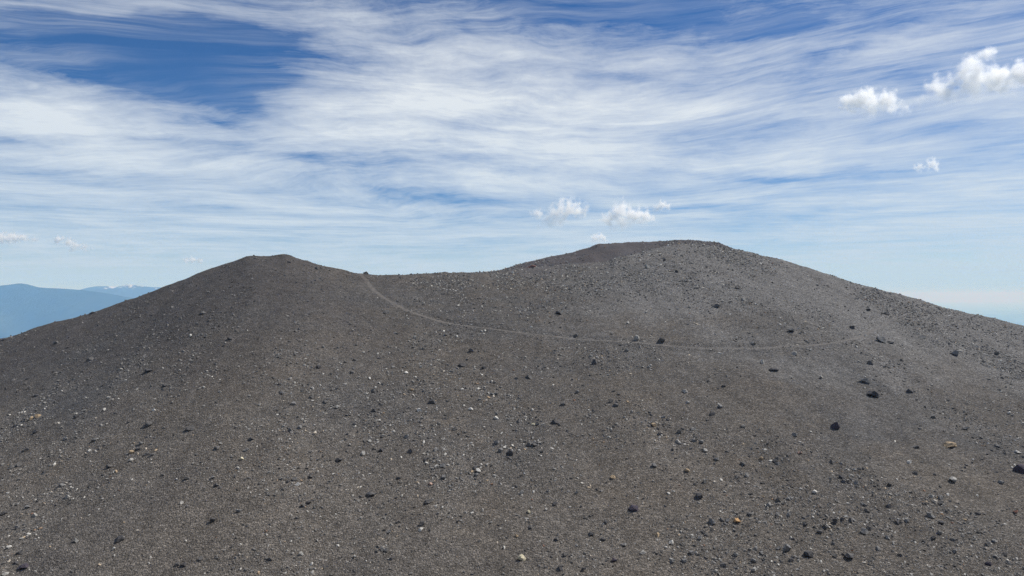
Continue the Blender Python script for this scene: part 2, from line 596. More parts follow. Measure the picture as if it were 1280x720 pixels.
# oxidised red cinder along the crater rim and on the crater walls
sp = n.new('ShaderNodeSeparateXYZ')
n.l.new(co, sp.inputs[0])
rimness = n.remap(n.m('ADD', sp.outputs[1], n.remap(n.noise(co, 0.08, 4.0, 0.6), 0.3, 0.7, -9.0, 9.0)), 199.0, 216.0)
onrim = n.m('MULTIPLY', rimness, n.remap(sp.outputs[0], 34.0, 8.0))
crater = n.remap(sp.outputs[1], 244.0, 262.0)
red = n.m('MULTIPLY', n.m('MAXIMUM', n.m('MULTIPLY', onrim, 0.55), crater), 0.85)
col = n.mix(red, col, n.mix(n.remap(n.noise(co, 0.11, 4.0, 0.65), 0.35, 0.68), (0.112, 0.096, 0.094), (0.110, 0.102, 0.104)))
h = n.m('ADD', n.m('MULTIPLY', grain, 0.9), n.m('MULTIPLY', spot, 0.8))
principled(n, out, col, 1.0, 0.05, bump(n, h, 0.9, 0.4))
MAT['ground'] = m

m, n, out = new_mat('trodden_cinder')
tc = n.new('ShaderNodeTexCoord')
co = tc.outputs['Object']
col, grain, spot = cinder_color(n, co)
wa = n.new('ShaderNodeAttribute', attribute_name='worn')
worn = n.m('MULTIPLY', wa.outputs['Fac'], n.remap(n.noise(co, 0.5, 4.0, 0.6), 0.3, 0.7, 0.25, 1.0))
col = n.mix(n.m('MULTIPLY', worn, 0.75), col, (0.146, 0.133, 0.122))
principled(n, out, col, 1.0, 0.05, bump(n, grain, 0.6, 0.25))
MAT['trail'] = m

m, n, out = new_mat('lava_stone')                  # single rocks: the object's own colour, mottled
tc = n.new('ShaderNodeTexCoord')
oi = n.new('ShaderNodeObjectInfo')
co = n.v('ADD', tc.outputs['Object'], n.v('SCALE', (37.0, 11.0, 5.0), scale=oi.outputs['Random']))
sp1 = n.noise(co, 2.2, 5.0, 0.65)
sp2 = n.noise(co, 9.0, 4.0, 0.7)
val = n.m('ADD', n.remap(sp1, 0.25, 0.75, 0.70, 1.25), n.remap(sp2, 0.25, 0.75, -0.28, 0.28))
col = n.mix(1.0, oi.outputs['Color'], n.comb(val, val, val), 'MULTIPLY')
principled(n, out, col, 0.9, 0.2, bump(n, n.m('ADD', sp1, n.m('MULTIPLY', sp2, 0.5)), 0.8, 0.12))
MAT['rock'] = m

m, n, out = new_mat('loose_stone')                 # the uncounted ones: a colour for each
oi = n.new('ShaderNodeObjectInfo')
tc = n.new('ShaderNodeTexCoord')
ta_ = n.new('ShaderNodeAttribute', attribute_type='INSTANCER', attribute_name='tone')
ramp = n.ramp(ta_.outputs['Fac'], [
    (0.00, (0.065, 0.063, 0.063)), (0.12, (0.090, 0.087, 0.084)), (0.35, (0.125, 0.119, 0.113)), (0.55, (0.165, 0.156, 0.146)),
    (0.72, (0.24, 0.23, 0.215)), (0.86, (0.36, 0.345, 0.32)), (0.955, (0.54, 0.52, 0.475)), (0.985, (0.42, 0.32, 0.21)), (1.0, (0.18, 0.10, 0.07))])
sp1 = n.noise(tc.outputs['Object'], 3.0, 3.0, 0.6)
val = n.remap(sp1, 0.3, 0.7, 0.75, 1.2)
col = n.mix(1.0, ramp, n.comb(val, val, val), 'MULTIPLY')
principled(n, out, col, 0.95, 0.12)
MAT['loose'] = m

hill = bpy.data.objects.new('hill', mesh_np('hill', verts, quads))
hill.data.materials.append(MAT['ground'])
COL.objects.link(hill)
tag(hill, 'dark grey cinder hill with a flat summit, a saddle and a crater rim', 'hill', kind='structure')

# trail sheet, a hand's breadth of fine ash lying in the worn groove
tx_, ty_ = np.gradient(TX), np.gradient(TY)
tl = np.hypot(tx_, ty_)
nxv, nyv = -ty_ / tl, tx_ / tl
cols = np.linspace(-1, 1, 7)
PV = []
for i in range(len(TX)):
    for c in cols:
        wob = TW[i] * (1 + 0.25 * float(hash2(np.array([i // 2]), np.array([0 if c < 0 else 1]), 77)[0]) * abs(c))
        x = TX[i] + nxv[i] * c * wob
        y = TY[i] + nyv[i] * c * wob
        PV.append((x, y, float(bilin(x, y)) + 0.055 * (1 - abs(c) ** 3) - 0.02))
PV = np.array(PV)
k7 = len(cols)
PF = []
for i in range(len(TX) - 1):
    for c in range(k7 - 1):
        a = i * k7 + c
        PF.append((a, a + 1, a + 1 + k7, a + k7))
path = bpy.data.objects.new('path', mesh_np('path', PV, np.array(PF)))
path.data.materials.append(MAT['trail'])
wat = path.data.attributes.new('worn', 'FLOAT', 'POINT')
wat.data.foreach_set('value', np.tile((1 - np.abs(cols) ** 2.2), len(TX)).astype(np.float32))
COL.objects.link(path)
tag(path, 'faint lighter footpath curving down from the saddle across the slope', 'path', kind='structure')

# ------------------------------------------------------------------ the lowland and the far ranges
m, n, out = new_mat('far_land')
tc = n.new('ShaderNodeTexCoord')
col = n.ramp(n.noise(tc.outputs['Object'], 0.00035, 6.0, 0.6), [(0.3, (0.030, 0.050, 0.022)), (0.5, (0.055, 0.075, 0.035)), (0.62, (0.14, 0.14, 0.10)), (0.75, (0.05, 0.07, 0.04))])
principled(n, out, col, 1.0, 0.05)
MAT['far_land'] = m

m, n, out = new_mat('forested_mountain')
tc = n.new('ShaderNodeTexCoord')
col = n.ramp(n.noise(tc.outputs['Object'], 0.0011, 6.0, 0.65), [(0.3, (0.022, 0.034, 0.020)), (0.6, (0.040, 0.055, 0.030)), (0.8, (0.07, 0.075, 0.05))])
principled(n, out, col, 1.0, 0.05)
MAT['forest'] = m

m, n, out = new_mat('snowy_mountain')
tc = n.new('ShaderNodeTexCoord')
sp = n.new('ShaderNodeSeparateXYZ')
n.l.new(tc.outputs['Object'], sp.inputs[0])
nz = n.noise(tc.outputs['Object'], 0.0024, 6.0, 0.7)
snow = n.remap(n.m('ADD', sp.outputs[2], n.remap(nz, 0.3, 0.7, -260.0, 260.0)), 245.0, 300.0)
snow = n.m('MULTIPLY', snow, n.remap(sp.outputs[0], -12800.0, -12000.0))
col = n.mix(snow, (0.045, 0.055, 0.045), (0.50, 0.53, 0.58))
principled(n, out, col, 1.0, 0.05)
MAT['snow'] = m

LOW = -1500.0
FARR = 150000.0
lo_x = np.concatenate([-np.geomspace(400, FARR, 40)[::-1], [0], np.geomspace(400, FARR, 40)])
LX, LY = np.meshgrid(lo_x, lo_x)
LZ = LOW + 60 * fbm(LX, LY, 14000.0, 201, 3)
lv = np.stack([LX.ravel(), LY.ravel(), LZ.ravel()], 1)
li = np.arange(LX.size).reshape(LX.shape)
lf = np.stack([li[:-1, :-1], li[:-1, 1:], li[1:, 1:], li[1:, :-1]], -1).reshape(-1, 4)
low_o = bpy.data.objects.new('ground', mesh_np('ground', lv, lf))
low_o.data.materials.append(MAT['far_land'])
COL.objects.link(low_o)
tag(low_o, 'hazy blue lowland far below the hill', 'lowland', kind='structure')


def mountain(ridge, dist, half, mat, label, seed, rough):
    """a range of real depth: ridge line given by photograph pixels at its distance, flanks falling on both sides"""
    S = []
    T = []
    for p in ridge:
        s, t = tdir(*p)
        S.append(s)
        T.append(t)
    sx = np.linspace(S[0], S[-1], 260)
    zt = np.interp(sx, S, T) * dist
    k = np.hanning(9)
    k /= k.sum()
    zt = np.convolve(np.pad(zt, 4, mode='edge'), k, mode='valid')
    vv = np.linspace(-1, 1, 61)
    X, V = np.meshgrid(sx * dist, vv)
    Y = dist + V * half + 0.12 * half * vnoise(X, X * 0, half * 1.5, seed)
    prof = (1 - np.abs(V)) ** 1.15
    base = LOW - 80
    Z = base + (zt[None] - base) * prof
    rid = 1 - np.abs(fbm(X, Y, half * 0.30, seed + 5, 5, 0.55))
    Z = Z + rough * (rid - 0.75) * np.clip(np.abs(V) * 5, 0.10, 1) * np.clip((1 - np.abs(V)) * 6, 0, 1)
    v = np.stack([X.ravel(), Y.ravel(), Z.ravel()], 1)
    ii = np.arange(X.size).reshape(X.shape)
    f = np.stack([ii[:-1, :-1], ii[:-1, 1:], ii[1:, 1:], ii[1:, :-1]], -1).reshape(-1, 4)
    o = bpy.data.objects.new('mountain', mesh_np('mountain', v, f))
    o.data.materials.append(MAT[mat])
    COL.objects.link(o)
    tag(o, label, 'mountain', kind='structure')
    return o


mountain([(-420, 372), (-250, 362), (-120, 359), (-40, 361), (-8, 356.5), (6, 355), (17, 353.8), (26, 355.5), (36, 358.8), (50, 360), (70, 361), (100, 363),
          (130, 367), (165, 374), (230, 384), (330, 398), (430, 410)], 15500.0, 4000.0, 'forest',
         'hazy blue mountain with one rounded top beyond the hill flank', 5, 210.0)
mountain([(20, 392), (60, 378), (90, 368), (105, 362.5), (118, 359), (130, 357.2), (143, 357.6), (152, 358.6), (160, 356.5), (169, 355.6), (177, 357.2), (190, 358.4), (220, 360),
          (280, 364), (380, 372), (480, 384)], 22000.0, 5000.0, 'snow',
         'paler far mountain range with small snow patches behind the blue mountain', 9, 230.0)

# ------------------------------------------------------------------ rocks
rng = np.random.default_rng(12)
random.seed(12)


def hull_mesh(name, pts, mat):
    bm = bmesh.new()
    for p in pts:
        bm.verts.new(p)
    r = bmesh.ops.convex_hull(bm, input=bm.verts[:])
    loose = [v for v in bm.verts if not v.link_faces]
    bmesh.ops.delete(bm, geom=loose, context='VERTS')
    me = bpy.data.meshes.new(name)
    bm.to_mesh(me)
    bm.free()
    me.materials.append(mat)
    return me


def stone_points(n, flat, seed):
    r = np.random.default_rng(seed)
    p = r.normal(size=(n, 3))
    p /= np.linalg.norm(p, axis=1)[:, None]
    p = np.sign(p) * np.abs(p) ** 0.75
    p *= r.uniform(0.75, 1.0, (n, 1))
    p *= np.array([1.0, r.uniform(0.62, 0.95), flat])
    return p * 0.5


def boulder_mesh(name, seed, w_, d_, h_, cuts, mat, taper=0.0):
    """one angular lava block: a fine ball cut by planes and roughened, resting on z = 0"""
    r = np.random.default_rng(seed)
    bm = bmesh.new()
    bmesh.ops.create_icosphere(bm, subdivisions=3, radius=1.0)
    P = np.array([v.co[:] for v in bm.verts])
    for k in range(cuts):
        nrm = r.normal(size=3)
        nrm[2] = abs(nrm[2]) * 0.9 if k % 3 else nrm[2]
        nrm /= np.linalg.norm(nrm)
        lim = r.uniform(0.30, 0.72)
        d = P @ nrm - lim
        P -= np.outer(np.maximum(d, 0), nrm) * 0.99
    q = P * 2.3 + seed
    P += 0.05 * np.stack([fbm(q[:, 0] + 3, q[:, 1] + q[:, 2], 1.0, seed, 3), fbm(q[:, 1] + 9, q[:, 2] - q[:, 0], 1.0, seed + 1, 3),
                          fbm(q[:, 2] + 5, q[:, 0] + q[:, 1], 1.0, seed + 2, 3)], 1)
    P -= (P.max(0) + P.min(0)) / 2
    P /= (P.max(0) - P.min(0))
    if taper:
        P[:, :2] *= (1.05 - taper * (P[:, 2:3] + 0.5))
    P *= np.array([w_, d_, h_])
    P[:, 2] += h_ * 0.30
    for v, p in zip(bm.verts, P):
        v.co = p
    me = bpy.data.meshes.new(name)
    bm.to_mesh(me)
    bm.free()
    me.materials.append(mat)
    return me


TONE = {'black': (0.072, 0.069, 0.070), 'dark': (0.108, 0.103, 0.099), 'purple': (0.068, 0.058, 0.072), 'grey': (0.175, 0.171, 0.166), 'pale': (0.30, 0.29, 0.27),
        'white': (0.52, 0.50, 0.46), 'tan': (0.34, 0.26, 0.17), 'orange': (0.50, 0.31, 0.15), 'cream': (0.56, 0.50, 0.36), 'red': (0.13, 0.066, 0.05), 'pink': (0.36, 0.25, 0.20)}
WORD = {'black': 'black', 'dark': 'dark grey', 'purple': 'purplish black', 'grey': 'grey', 'pale': 'pale grey', 'white': 'whitish', 'tan': 'tan',
        'orange': 'orange tan', 'cream': 'cream coloured', 'red': 'dark red brown', 'pink': 'pinkish'}
# (px, py of its middle, width px, height px, tone, name, label)
ROCKS = [
    (1091, 492, 16, 11, 'black', 'boulder', 'largest black boulder on the hill, rounded, with a light top edge'),
    (1045, 532, 14, 12, 'purple', 'boulder', 'bluish black pyramid shaped boulder below the largest black boulder'),
    (1080, 475, 14, 8, 'grey', 'boulder', 'broken grey boulder just above the largest black boulder'),
    (1138, 489, 9, 7, 'black', 'boulder', 'small black boulder right of the largest black boulder'),
    (1276, 586, 15, 13, 'purple', 'boulder', 'purplish black boulder cut off by the right picture edge'),
    (1195, 441, 13, 9, 'grey', 'boulder', 'rounded grey boulder standing alone on the right flank'),
    (1101, 424, 13, 9, 'grey', 'boulder', 'grey boulder with black underside at the right end of the trail'),
    (1114, 428, 9, 4, 'dark', 'rock', 'flat dark rock touching the grey boulder at the trail end'),
    (1153, 421, 10, 5, 'grey', 'rock', 'flat grey rock between the trail end and the rounded grey boulder'),
    (988, 412, 9, 7, 'grey', 'rock', 'grey rock above the right part of the trail'),
    (994, 442, 9, 5, 'pale', 'rock', 'pale flat rock just below the right part of the trail'),
    (1013, 437, 4, 3, 'white', 'stone', 'tiny whitish stone beside the pale flat rock under the trail'),
    (1026, 471, 7, 6, 'pale', 'rock', 'pale wedge shaped rock left of the broken grey boulder'),
    (967, 462, 12, 5, 'black', 'rock', 'long flat black rock below the right part of the trail'),
    (1088, 453, 8, 6, 'dark', 'rock', 'dark rock between the broken grey boulder and the trail end'),
    (1066, 409, 7, 5, 'black', 'rock', 'black rock above the bend at the right end of the trail'),
    (1086, 387, 6, 4, 'black', 'rock', 'small black rock high on the right flank, above the trail bend'),
    (1108, 391, 8, 6, 'dark', 'rock', 'dark rock high on the right flank beside the upper end of the trail'),
    (1246, 441, 8, 6, 'dark', 'rock', 'dark rock right of the rounded grey boulder'),
    (1082, 419, 4, 3, 'white', 'stone', 'tiny whitish stone left of the boulder at the trail end'),
    (1262, 516, 5, 4, 'white', 'stone', 'whitish stone near the right picture edge, above the cut off boulder'),
    (1190, 556, 18, 8, 'tan', 'rock', 'wide weathered tan rock on the lower right slope'),
    (1137, 577, 7, 5, 'white', 'stone', 'whitish stone left of and below the wide tan rock'),
    (1145, 591, 8, 5, 'dark', 'rock', 'dark rock just below a whitish stone on the lower right slope'),
    (1145, 558, 9, 5, 'dark', 'rock', 'flat dark rock left of the wide tan rock'),
    (1164, 644, 12, 8, 'grey', 'boulder', 'grey boulder with black underside below a smooth ash streak, lower right'),
    (1045, 651, 10, 9, 'black', 'boulder', 'black boulder above the row of dark boulders near the bottom edge'),
    (1081, 664, 12, 8, 'grey', 'rock', 'light topped rock right of and below a black boulder, lower right'),
    (984, 684, 14, 11, 'grey', 'boulder', 'angular grey boulder with a black side, leftmost of the bottom right row'),
    (1011, 693, 13, 9, 'black', 'boulder', 'black boulder second from the left in the bottom right row'),
    (1063, 696, 13, 9, 'dark', 'boulder', 'wide brownish dark boulder ending the bottom right row'),
    (1044, 695, 7, 5, 'dark', 'rock', 'small dark rock between two boulders of the bottom right row'),
    (1236, 704, 10, 6, 'purple', 'rock', 'purplish black rock in the bottom right corner'),
    (1192, 600, 12, 7, 'pale', 'rock', 'pale rock below the wide tan rock'),
    (1244, 676, 7, 5, 'pale', 'stone', 'pale stone above the purplish rock in the bottom right corner'),
    (1270, 640, 9, 6, 'red', 'rock', 'dark red brown rock below the boulder cut off by the right edge'),
    (1165, 620, 7, 4, 'pale', 'stone', 'pale stone above the smooth ash streak, lower right'),
    (1024, 665, 9, 6, 'dark', 'rock', 'dark rock above the black boulder of the bottom right row'),
    (1000, 566, 8, 5, 'pink', 'rock', 'pinkish rock left of and below the pyramid shaped boulder'),
    (827, 425, 10, 9, 'dark', 'boulder', 'dark boulder standing on the upper edge of the trail'),
    (796, 422, 9, 7, 'pale', 'rock', 'pale speckled rock left of the dark boulder on the trail edge'),
    (743, 452, 11, 8, 'black', 'boulder', 'black triangular boulder below the middle of the trail'),
    (715, 474, 4, 4, 'black', 'stone', 'small round black stone below the black triangular boulder'),
    (657, 458, 5, 4, 'pale', 'stone', 'pale stone below the trail, left of the black triangular boulder'),
    (661, 471, 10, 5, 'dark', 'rock', 'flat dark rock below a pale stone under the trail middle'),
    (785, 403, 4, 4, 'white', 'stone', 'small whitish stone above the pale speckled rock and the trail'),
    (809, 333, 7, 6, 'pale', 'rock', 'pale slab high on the slope below the crater rim step'),
    (846, 339, 5, 4, 'black', 'rock', 'small black rock under the highest part of the crest'),
    (831, 324, 4, 5, 'black', 'rock', 'small black rock nearest the crest, between two lighter ones'),
    (922, 359, 9, 5, 'dark', 'rock', 'dark rock on the upper right shoulder, below the summit'),
    (895, 382, 10, 6, 'dark', 'rock', 'dark angular rock midway between the summit and the trail'),
    (930, 374, 7, 4, 'pale', 'rock', 'pale rock just below the dark rock of the upper shoulder'),
    (698, 391, 9, 5, 'black', 'rock', 'black flat rock above the middle of the trail'),
    (664, 333, 14, 4, 'red', 'rock', 'dark red rock ledge on the saddle side of the crater rim'),
    (641, 340, 4, 4, 'white', 'stone', 'whitish stone on the crest at the left foot of the crater rim'),
    (721, 419, 8, 4, 'dark', 'rock', 'dark rock on the upper trail edge, left of the pale speckled rock'),
    (953, 452, 6, 6, 'pale', 'stone', 'pale round stone above the long flat black rock'),
    (942, 429, 6, 4, 'pale', 'stone', 'pale stone just above the lowest part of the trail'),
    (784, 437, 6, 5, 'grey', 'rock', 'grey rock under the trail, below the pale speckled rock'),
    (856, 489, 8, 5, 'pale', 'rock', 'pale broken rock in the middle of the slope right of centre'),
    (763, 501, 7, 6, 'dark', 'rock', 'dark rock in the middle of the slope'),
    (694, 527, 12, 6, 'black', 'rock', 'black flat rock with a light top near the picture centre line'),
    (667, 530, 6, 4, 'cream', 'stone', 'cream stone left of the black flat rock with a light top'),
    (829, 521, 6, 4, 'grey', 'stone', 'grey stone below the pale broken rock, right of centre'),
    (891, 517, 9, 4, 'black', 'rock', 'low black rock right of and below the pale broken rock'),
    (905, 482, 6, 4, 'black', 'rock', 'small black rock right of the pale broken rock'),
    (398, 458, 7, 6, 'black', 'boulder', 'black boulder under the left summit, alone on fine ash'),
    (577, 456, 12, 5, 'black', 'rock', 'curved black slab below the left part of the trail'),
    (605, 459, 8, 5, 'black', 'rock', 'black rock just right of the curved black slab'),
    (589, 438, 7, 6, 'black', 'rock', 'black rock between the curved black slab and the trail'),
    (540, 502, 11, 6, 'black', 'rock', 'black spiked rock among small pale stones below the curved slab'),
    (518, 421, 5, 5, 'pale', 'stone', 'pale stone below the left part of the trail'),
    (483, 390, 9, 5, 'dark', 'rock', 'dark rock just below the upper left part of the trail'),
    (588, 511, 7, 4, 'white', 'stone', 'whitish flat stone right of the black spiked rock'),
    (508, 466, 6, 3, 'white', 'stone', 'whitish flat stone left of the curved black slab'),
    (440, 465, 6, 4, 'dark', 'rock', 'dark rock right of the lone black boulder under the left summit'),
    (457, 337, 7, 4, 'black', 'rock', 'black rock on the skyline where the trail crosses the saddle'),
    (361, 327, 5, 3, 'black', 'rock', 'black rock just under the right corner of the flat left summit'),
    (396, 335, 6, 4, 'dark', 'rock', 'dark rock on the ridge between the left summit and the saddle'),
    (184, 463, 13, 7, 'black', 'boulder', 'largest black boulder on the left flank, flat and wide'),
    (205, 482, 7, 5, 'black', 'rock', 'black rock right of and below the large flat boulder, left flank'),
    (287, 423, 8, 4, 'black', 'rock', 'flat black rock below the left summit'),
    (45, 494, 7, 4, 'black', 'rock', 'black rock near the left picture edge, lower of a pair'),
    (36, 484, 6, 4, 'dark', 'rock', 'dark rock near the left picture edge, upper of a pair'),
    (95, 521, 8, 4, 'black', 'rock', 'black rock on the left slope, right of and below a dark pair'),
    (186, 529, 12, 8, 'dark', 'rock', 'dark clumped rock on the left slope below the large flat boulder'),
    (237, 536, 14, 6, 'dark', 'rock', 'long dark rock on the left slope right of the dark clumped rock'),
    (238, 419, 4, 4, 'white', 'stone', 'small whitish stone on the left flank above the large flat boulder'),
    (192, 512, 5, 4, 'white', 'stone', 'small whitish stone above the dark clumped rock, left slope'),
    (253, 391, 9, 4, 'dark', 'rock', 'flat dark rock under the left shoulder of the left summit'),
    (115, 391, 8, 3, 'dark', 'rock', 'dark rock on the skyline halfway down the left flank'),
    (5, 424, 7, 3, 'black', 'rock', 'black rock on the skyline at the left picture edge'),
    (112, 449, 9, 5, 'dark', 'rock', 'dark rock on the left flank between skyline and large flat boulder'),
    (70, 428, 7, 4, 'dark', 'rock', 'dark rock just below the skyline on the far left flank'),
    (95, 675, 8, 7, 'pale', 'rock', 'pale rock with a dark groove on its left, lower left'),
    (147, 675, 14, 8, 'black', 'boulder', 'black slab boulder in the lower left, largest there'),
    (142, 686, 5, 5, 'white', 'stone', 'whitish stone just below the black slab boulder, lower left'),
    (266, 650, 8, 6, 'black', 'rock', 'round black rock in the lower left, right of the black slab boulder'),
    (227, 628, 5, 5, 'white', 'stone', 'whitish stone with black shadow above the round black rock'),
    (19, 704, 8, 4, 'black', 'rock', 'black rock in the bottom left corner'),
    (28, 709, 14, 7, 'purple', 'rock', 'wide purplish rock in the bottom left corner'),
    (11, 684, 7, 4, 'white', 'stone', 'whitish flat stone above the bottom left corner'),
    (4, 642, 9, 5, 'black', 'rock', 'black rock touching the left picture edge, lower left'),
    (14, 584, 8, 4, 'dark', 'rock', 'dark rock by the left picture edge at half height of the lower slope'),
    (183, 568, 8, 4, 'dark', 'rock', 'dark rock below the dark clumped rock, left slope'),
    (302, 573, 6, 5, 'cream', 'stone', 'cream stone on the lower slope left of centre'),
    (163, 575, 7, 4, 'pale', 'stone', 'pale flat stone on the lower left slope'),
    (6, 717, 8, 4, 'pale', 'stone', 'pale stone cut by the bottom left picture corner'),
    (423, 575, 9, 6, 'black', 'rock', 'black rock with a whitish chip, lower slope left of centre'),
    (638, 565, 12, 8, 'black', 'boulder', 'black boulder with a tan top at the picture centre line'),
    (372, 605, 7, 5, 'white', 'stone', 'whitish stone below the black rock with a chip'),
    (376, 692, 7, 6, 'white', 'stone', 'whitish stone near the bottom edge, left of centre, upper of two'),
    (389, 705, 5, 5, 'white', 'stone', 'whitish stone near the bottom edge, left of centre, lower of two'),
    (527, 654, 8, 6, 'black', 'boulder', 'rounded black boulder on the lower slope left of centre'),
    (538, 605, 6, 4, 'pink', 'stone', 'pinkish stone above the rounded black boulder'),
    (463, 617, 13, 7, 'dark', 'rock', 'broad dark low rock left of the pinkish stone'),
    (535, 627, 13, 6, 'dark', 'rock', 'dark clumped rock between the pinkish stone and the rounded black boulder'),
    (652, 697, 11, 9, 'cream', 'boulder', 'cream topped boulder with black shadow at the bottom edge middle'),
    (661, 640, 6, 5, 'cream', 'stone', 'cream stone above the cream topped boulder'),
    (646, 670, 5, 4, 'tan', 'stone', 'small tan stone between the cream stone and the cream topped boulder'),
    (922, 651, 10, 7, 'orange', 'rock', 'orange tan square block, the brightest coloured rock of the slope'),
    (873, 620, 12, 8, 'black', 'boulder', 'jagged black boulder left of and above the orange tan block'),
    (890, 652, 10, 8, 'grey', 'boulder', 'grey boulder with black shadow left of the orange tan block'),
    (720, 615, 6, 6, 'pale', 'stone', 'pale stone with black underside right of the black boulder with tan top'),
    (700, 710, 9, 6, 'black', 'boulder', 'black boulder at the bottom edge, left of a black pair'),
    (730, 712, 7, 6, 'black', 'boulder', 'black boulder at the bottom edge, right of a black pair'),
    (943, 712, 9, 6, 'pale', 'rock', 'pale rock at the bottom edge below the orange tan block'),
    (792, 635, 14, 8, 'purple', 'boulder', 'purplish dark boulder right of the cream stone'),
    (881, 601, 6, 7, 'grey', 'rock', 'upright grey rock above the jagged black boulder'),
    (768, 700, 7, 6, 'purple', 'rock', 'purplish rock near the bottom edge below the purplish dark boulder'),
    (803, 691, 8, 5, 'pale', 'rock', 'pale rock near the bottom edge below the purplish dark boulder'),
]
GROUP = {'boulder': 'boulders lying on the cinder slope', 'rock': 'rocks lying on the cinder slope', 'stone': 'stones lying on the cinder slope'}


def normal_at(x, y, d=1.2):
    zx = float(bilin(x + d, y) - bilin(x - d, y)) / (2 * d)
    zy = float(bilin(x, y + d) - bilin(x, y - d)) / (2 * d)
    return Vector((-zx, -zy, 1.0)).normalized()


def lay(o, x, y, z, yaw, tilt=0.7):
    nrm = Vector((0, 0, 1)).lerp(normal_at(x, y), tilt).normalized()
    o.rotation_mode = 'QUATERNION'
    o.rotation_quaternion = Vector((0, 0, 1)).rotation_difference(nrm) @ Matrix.Rotation(yaw, 3, 'Z').to_quaternion()
    o.location = (x, y, z)


placed = []
for i, (px, py, wp, hp, tone, kind, label) in enumerate(ROCKS):
    x, y, z = hit(px, py + hp * 0.38)
    W = wp * y / F * 1.0
    H = hp * y / F * 0.80
    D = W * rng.uniform(0.7, 0.95)
    me = boulder_mesh(kind, 100 + i, W, D, H * 1.15, 13 if kind == 'boulder' else 11, MAT['rock'],
                      0.75 if ('pyramid' in label or 'triangular' in label) else 0.25)
    o = bpy.data.objects.new(kind, me)
    o.color = (*TONE[tone], 1.0)
    COL.objects.link(o)
    lay(o, x, y + 0.15 * D, float(bilin(x, y + 0.15 * D)), rng.uniform(-0.5, 0.5))
    tag(o, label, kind, GROUP[kind])
    placed.append((x, y, 0.6 * W))

# ------------------------------------------------------------------ loose stones over the whole slope
protos = []
pcol = bpy.data.collections.new('stone_shapes')
for k in range(14):
    me = hull_mesh('stone_shape', stone_points(int(rng.integers(11, 20)), [0.38, 0.5, 0.62, 0.42, 0.75, 0.55, 0.48][k % 7], 300 + k), MAT['loose'])
    po = bpy.data.objects.new('stone_shape_%02d' % k, me)
    pcol.objects.link(po)
    protos.append(po)

WPX = 0.62                                            # smallest stone built, in photograph pixels
Y0, Y1, SW, EXPO, DEN0 = 62.0, 325.0, 0.86, 2.05, 1.05
wref = WPX / F / 0.28
NTRY = int(2 * SW * DEN0 * 3.0 * wref ** -EXPO * (Y0 ** (2 - EXPO) - Y1 ** (2 - EXPO)) / (EXPO - 2))
uu = rng.uniform(size=NTRY)
ay = (Y0 ** (2 - EXPO) + uu * (Y1 ** (2 - EXPO) - Y0 ** (2 - EXPO))) ** (1 / (2 - EXPO))
ax = rng.uniform(-SW, SW, NTRY) * ay
keep = np.abs(ax) < 205
ax, ay = ax[keep], ay[keep]
wmin = WPX * ay / F
fall = 0.45 + 1.1 * smooth01(0.5 + 0.8 * fbm(ax + 0.16 * ay, ay * 0.09, 8.0, 71, 3))
clump = 0.10 + 1.9 * fall * smooth01(0.5 + 0.55 * fbm(ax, ay, 26.0, 61, 4)) * (0.45 + 0.9 * smooth01(0.5 + 0.8 * fbm(ax, ay, 5.0, 67, 3)))
right = 1.0 + 0.15 * smooth01((ax / ay - 0.05) / 0.4) * smooth01((ay - 120) / 60)
near1 = 1.0 + 0.15 * smooth01((125 - ay) / 35)
left = near1 - 0.68 * smooth01((-ax / ay - 0.02) / 0.3) * smooth01((ay - 125) / 60)
sel = rng.uniform(size=len(ax)) < clump * right * left / 3.0
ax, ay, wmin = ax[sel], ay[sel], wmin[sel]
width = wmin * rng.uniform(size=len(ax)) ** (-1 / EXPO)
cap = (7.2 - 2.8 * smooth01((ay - 110) / 80)) * ay / F
width = np.minimum(width, cap * rng.uniform(0.6, 1.0, len(ax)))
tdst, _ = trail_near(ax, ay, 3.0)
ok = tdst > 0.40 + 0.25 * rng.uniform(size=len(ax)) + 0.4 * width
for (rx, ry, rr) in placed:
    near_ = np.abs(ax - rx) + np.abs(ay - ry) < rr * 1.2
    ok &= ~near_
# drop what the hill itself hides from any place near the camera (inside the crater, beyond the far rim)
ax, ay, width = ax[ok], ay[ok], width[ok]
azz = bilin(ax, ay)
ct_ = np.interp(ax / ay, g_s, crest_t)
cy_ = np.interp(ax / ay, g_s, crest_y)
vis = (ay < cy_ + 6) | ((azz / ay > ct_ - 0.02) & (ay < np.interp(ax / ay, g_s, far_y) + 6))
ax, ay, azz, width = ax[vis], ay[vis], azz[vis], width[vis]
NL = len(ax)
print('loose stones', NL)

# the largest stand as things of their own
px_w = width * F / ay
infr = (np.abs(ax / ay) < 0.69) & (azz / ay > -0.37) & (ay < cy_[vis] if False else True)
order = np.argsort(-np.where(infr, px_w, 0))
NIND = max(0, 300 - len(ROCKS))
ind = order[:NIND]
rest = np.ones(NL, bool)
rest[ind] = False
tonepick = ['black', 'dark', 'dark', 'grey', 'grey', 'pale', 'dark', 'grey', 'dark', 'grey', 'grey', 'black', 'white', 'dark', 'grey', 'dark', 'grey', 'dark', 'tan']
shared = {}
SHORT = []
for r_ in ROCKS:
    wd = r_[6].split(',')[0].split()[:8]
    while wd[-1] in ('the', 'of', 'a', 'and', 'at', 'on', 'by', 'below', 'above', 'with', 'in', 'its', 'to', 'left', 'right', 'light', 'small', 'black', 'under', 'near', 'from', 'between', 'just', 'beside', 'where', 'grey', 'its', 'upper', 'lower', 'high', 'bottom', 'pale'):
        wd.pop()
    sh = ' '.join(wd)
    if sh in SHORT:
        print('short label repeats:', sh)
    SHORT.append(sh)
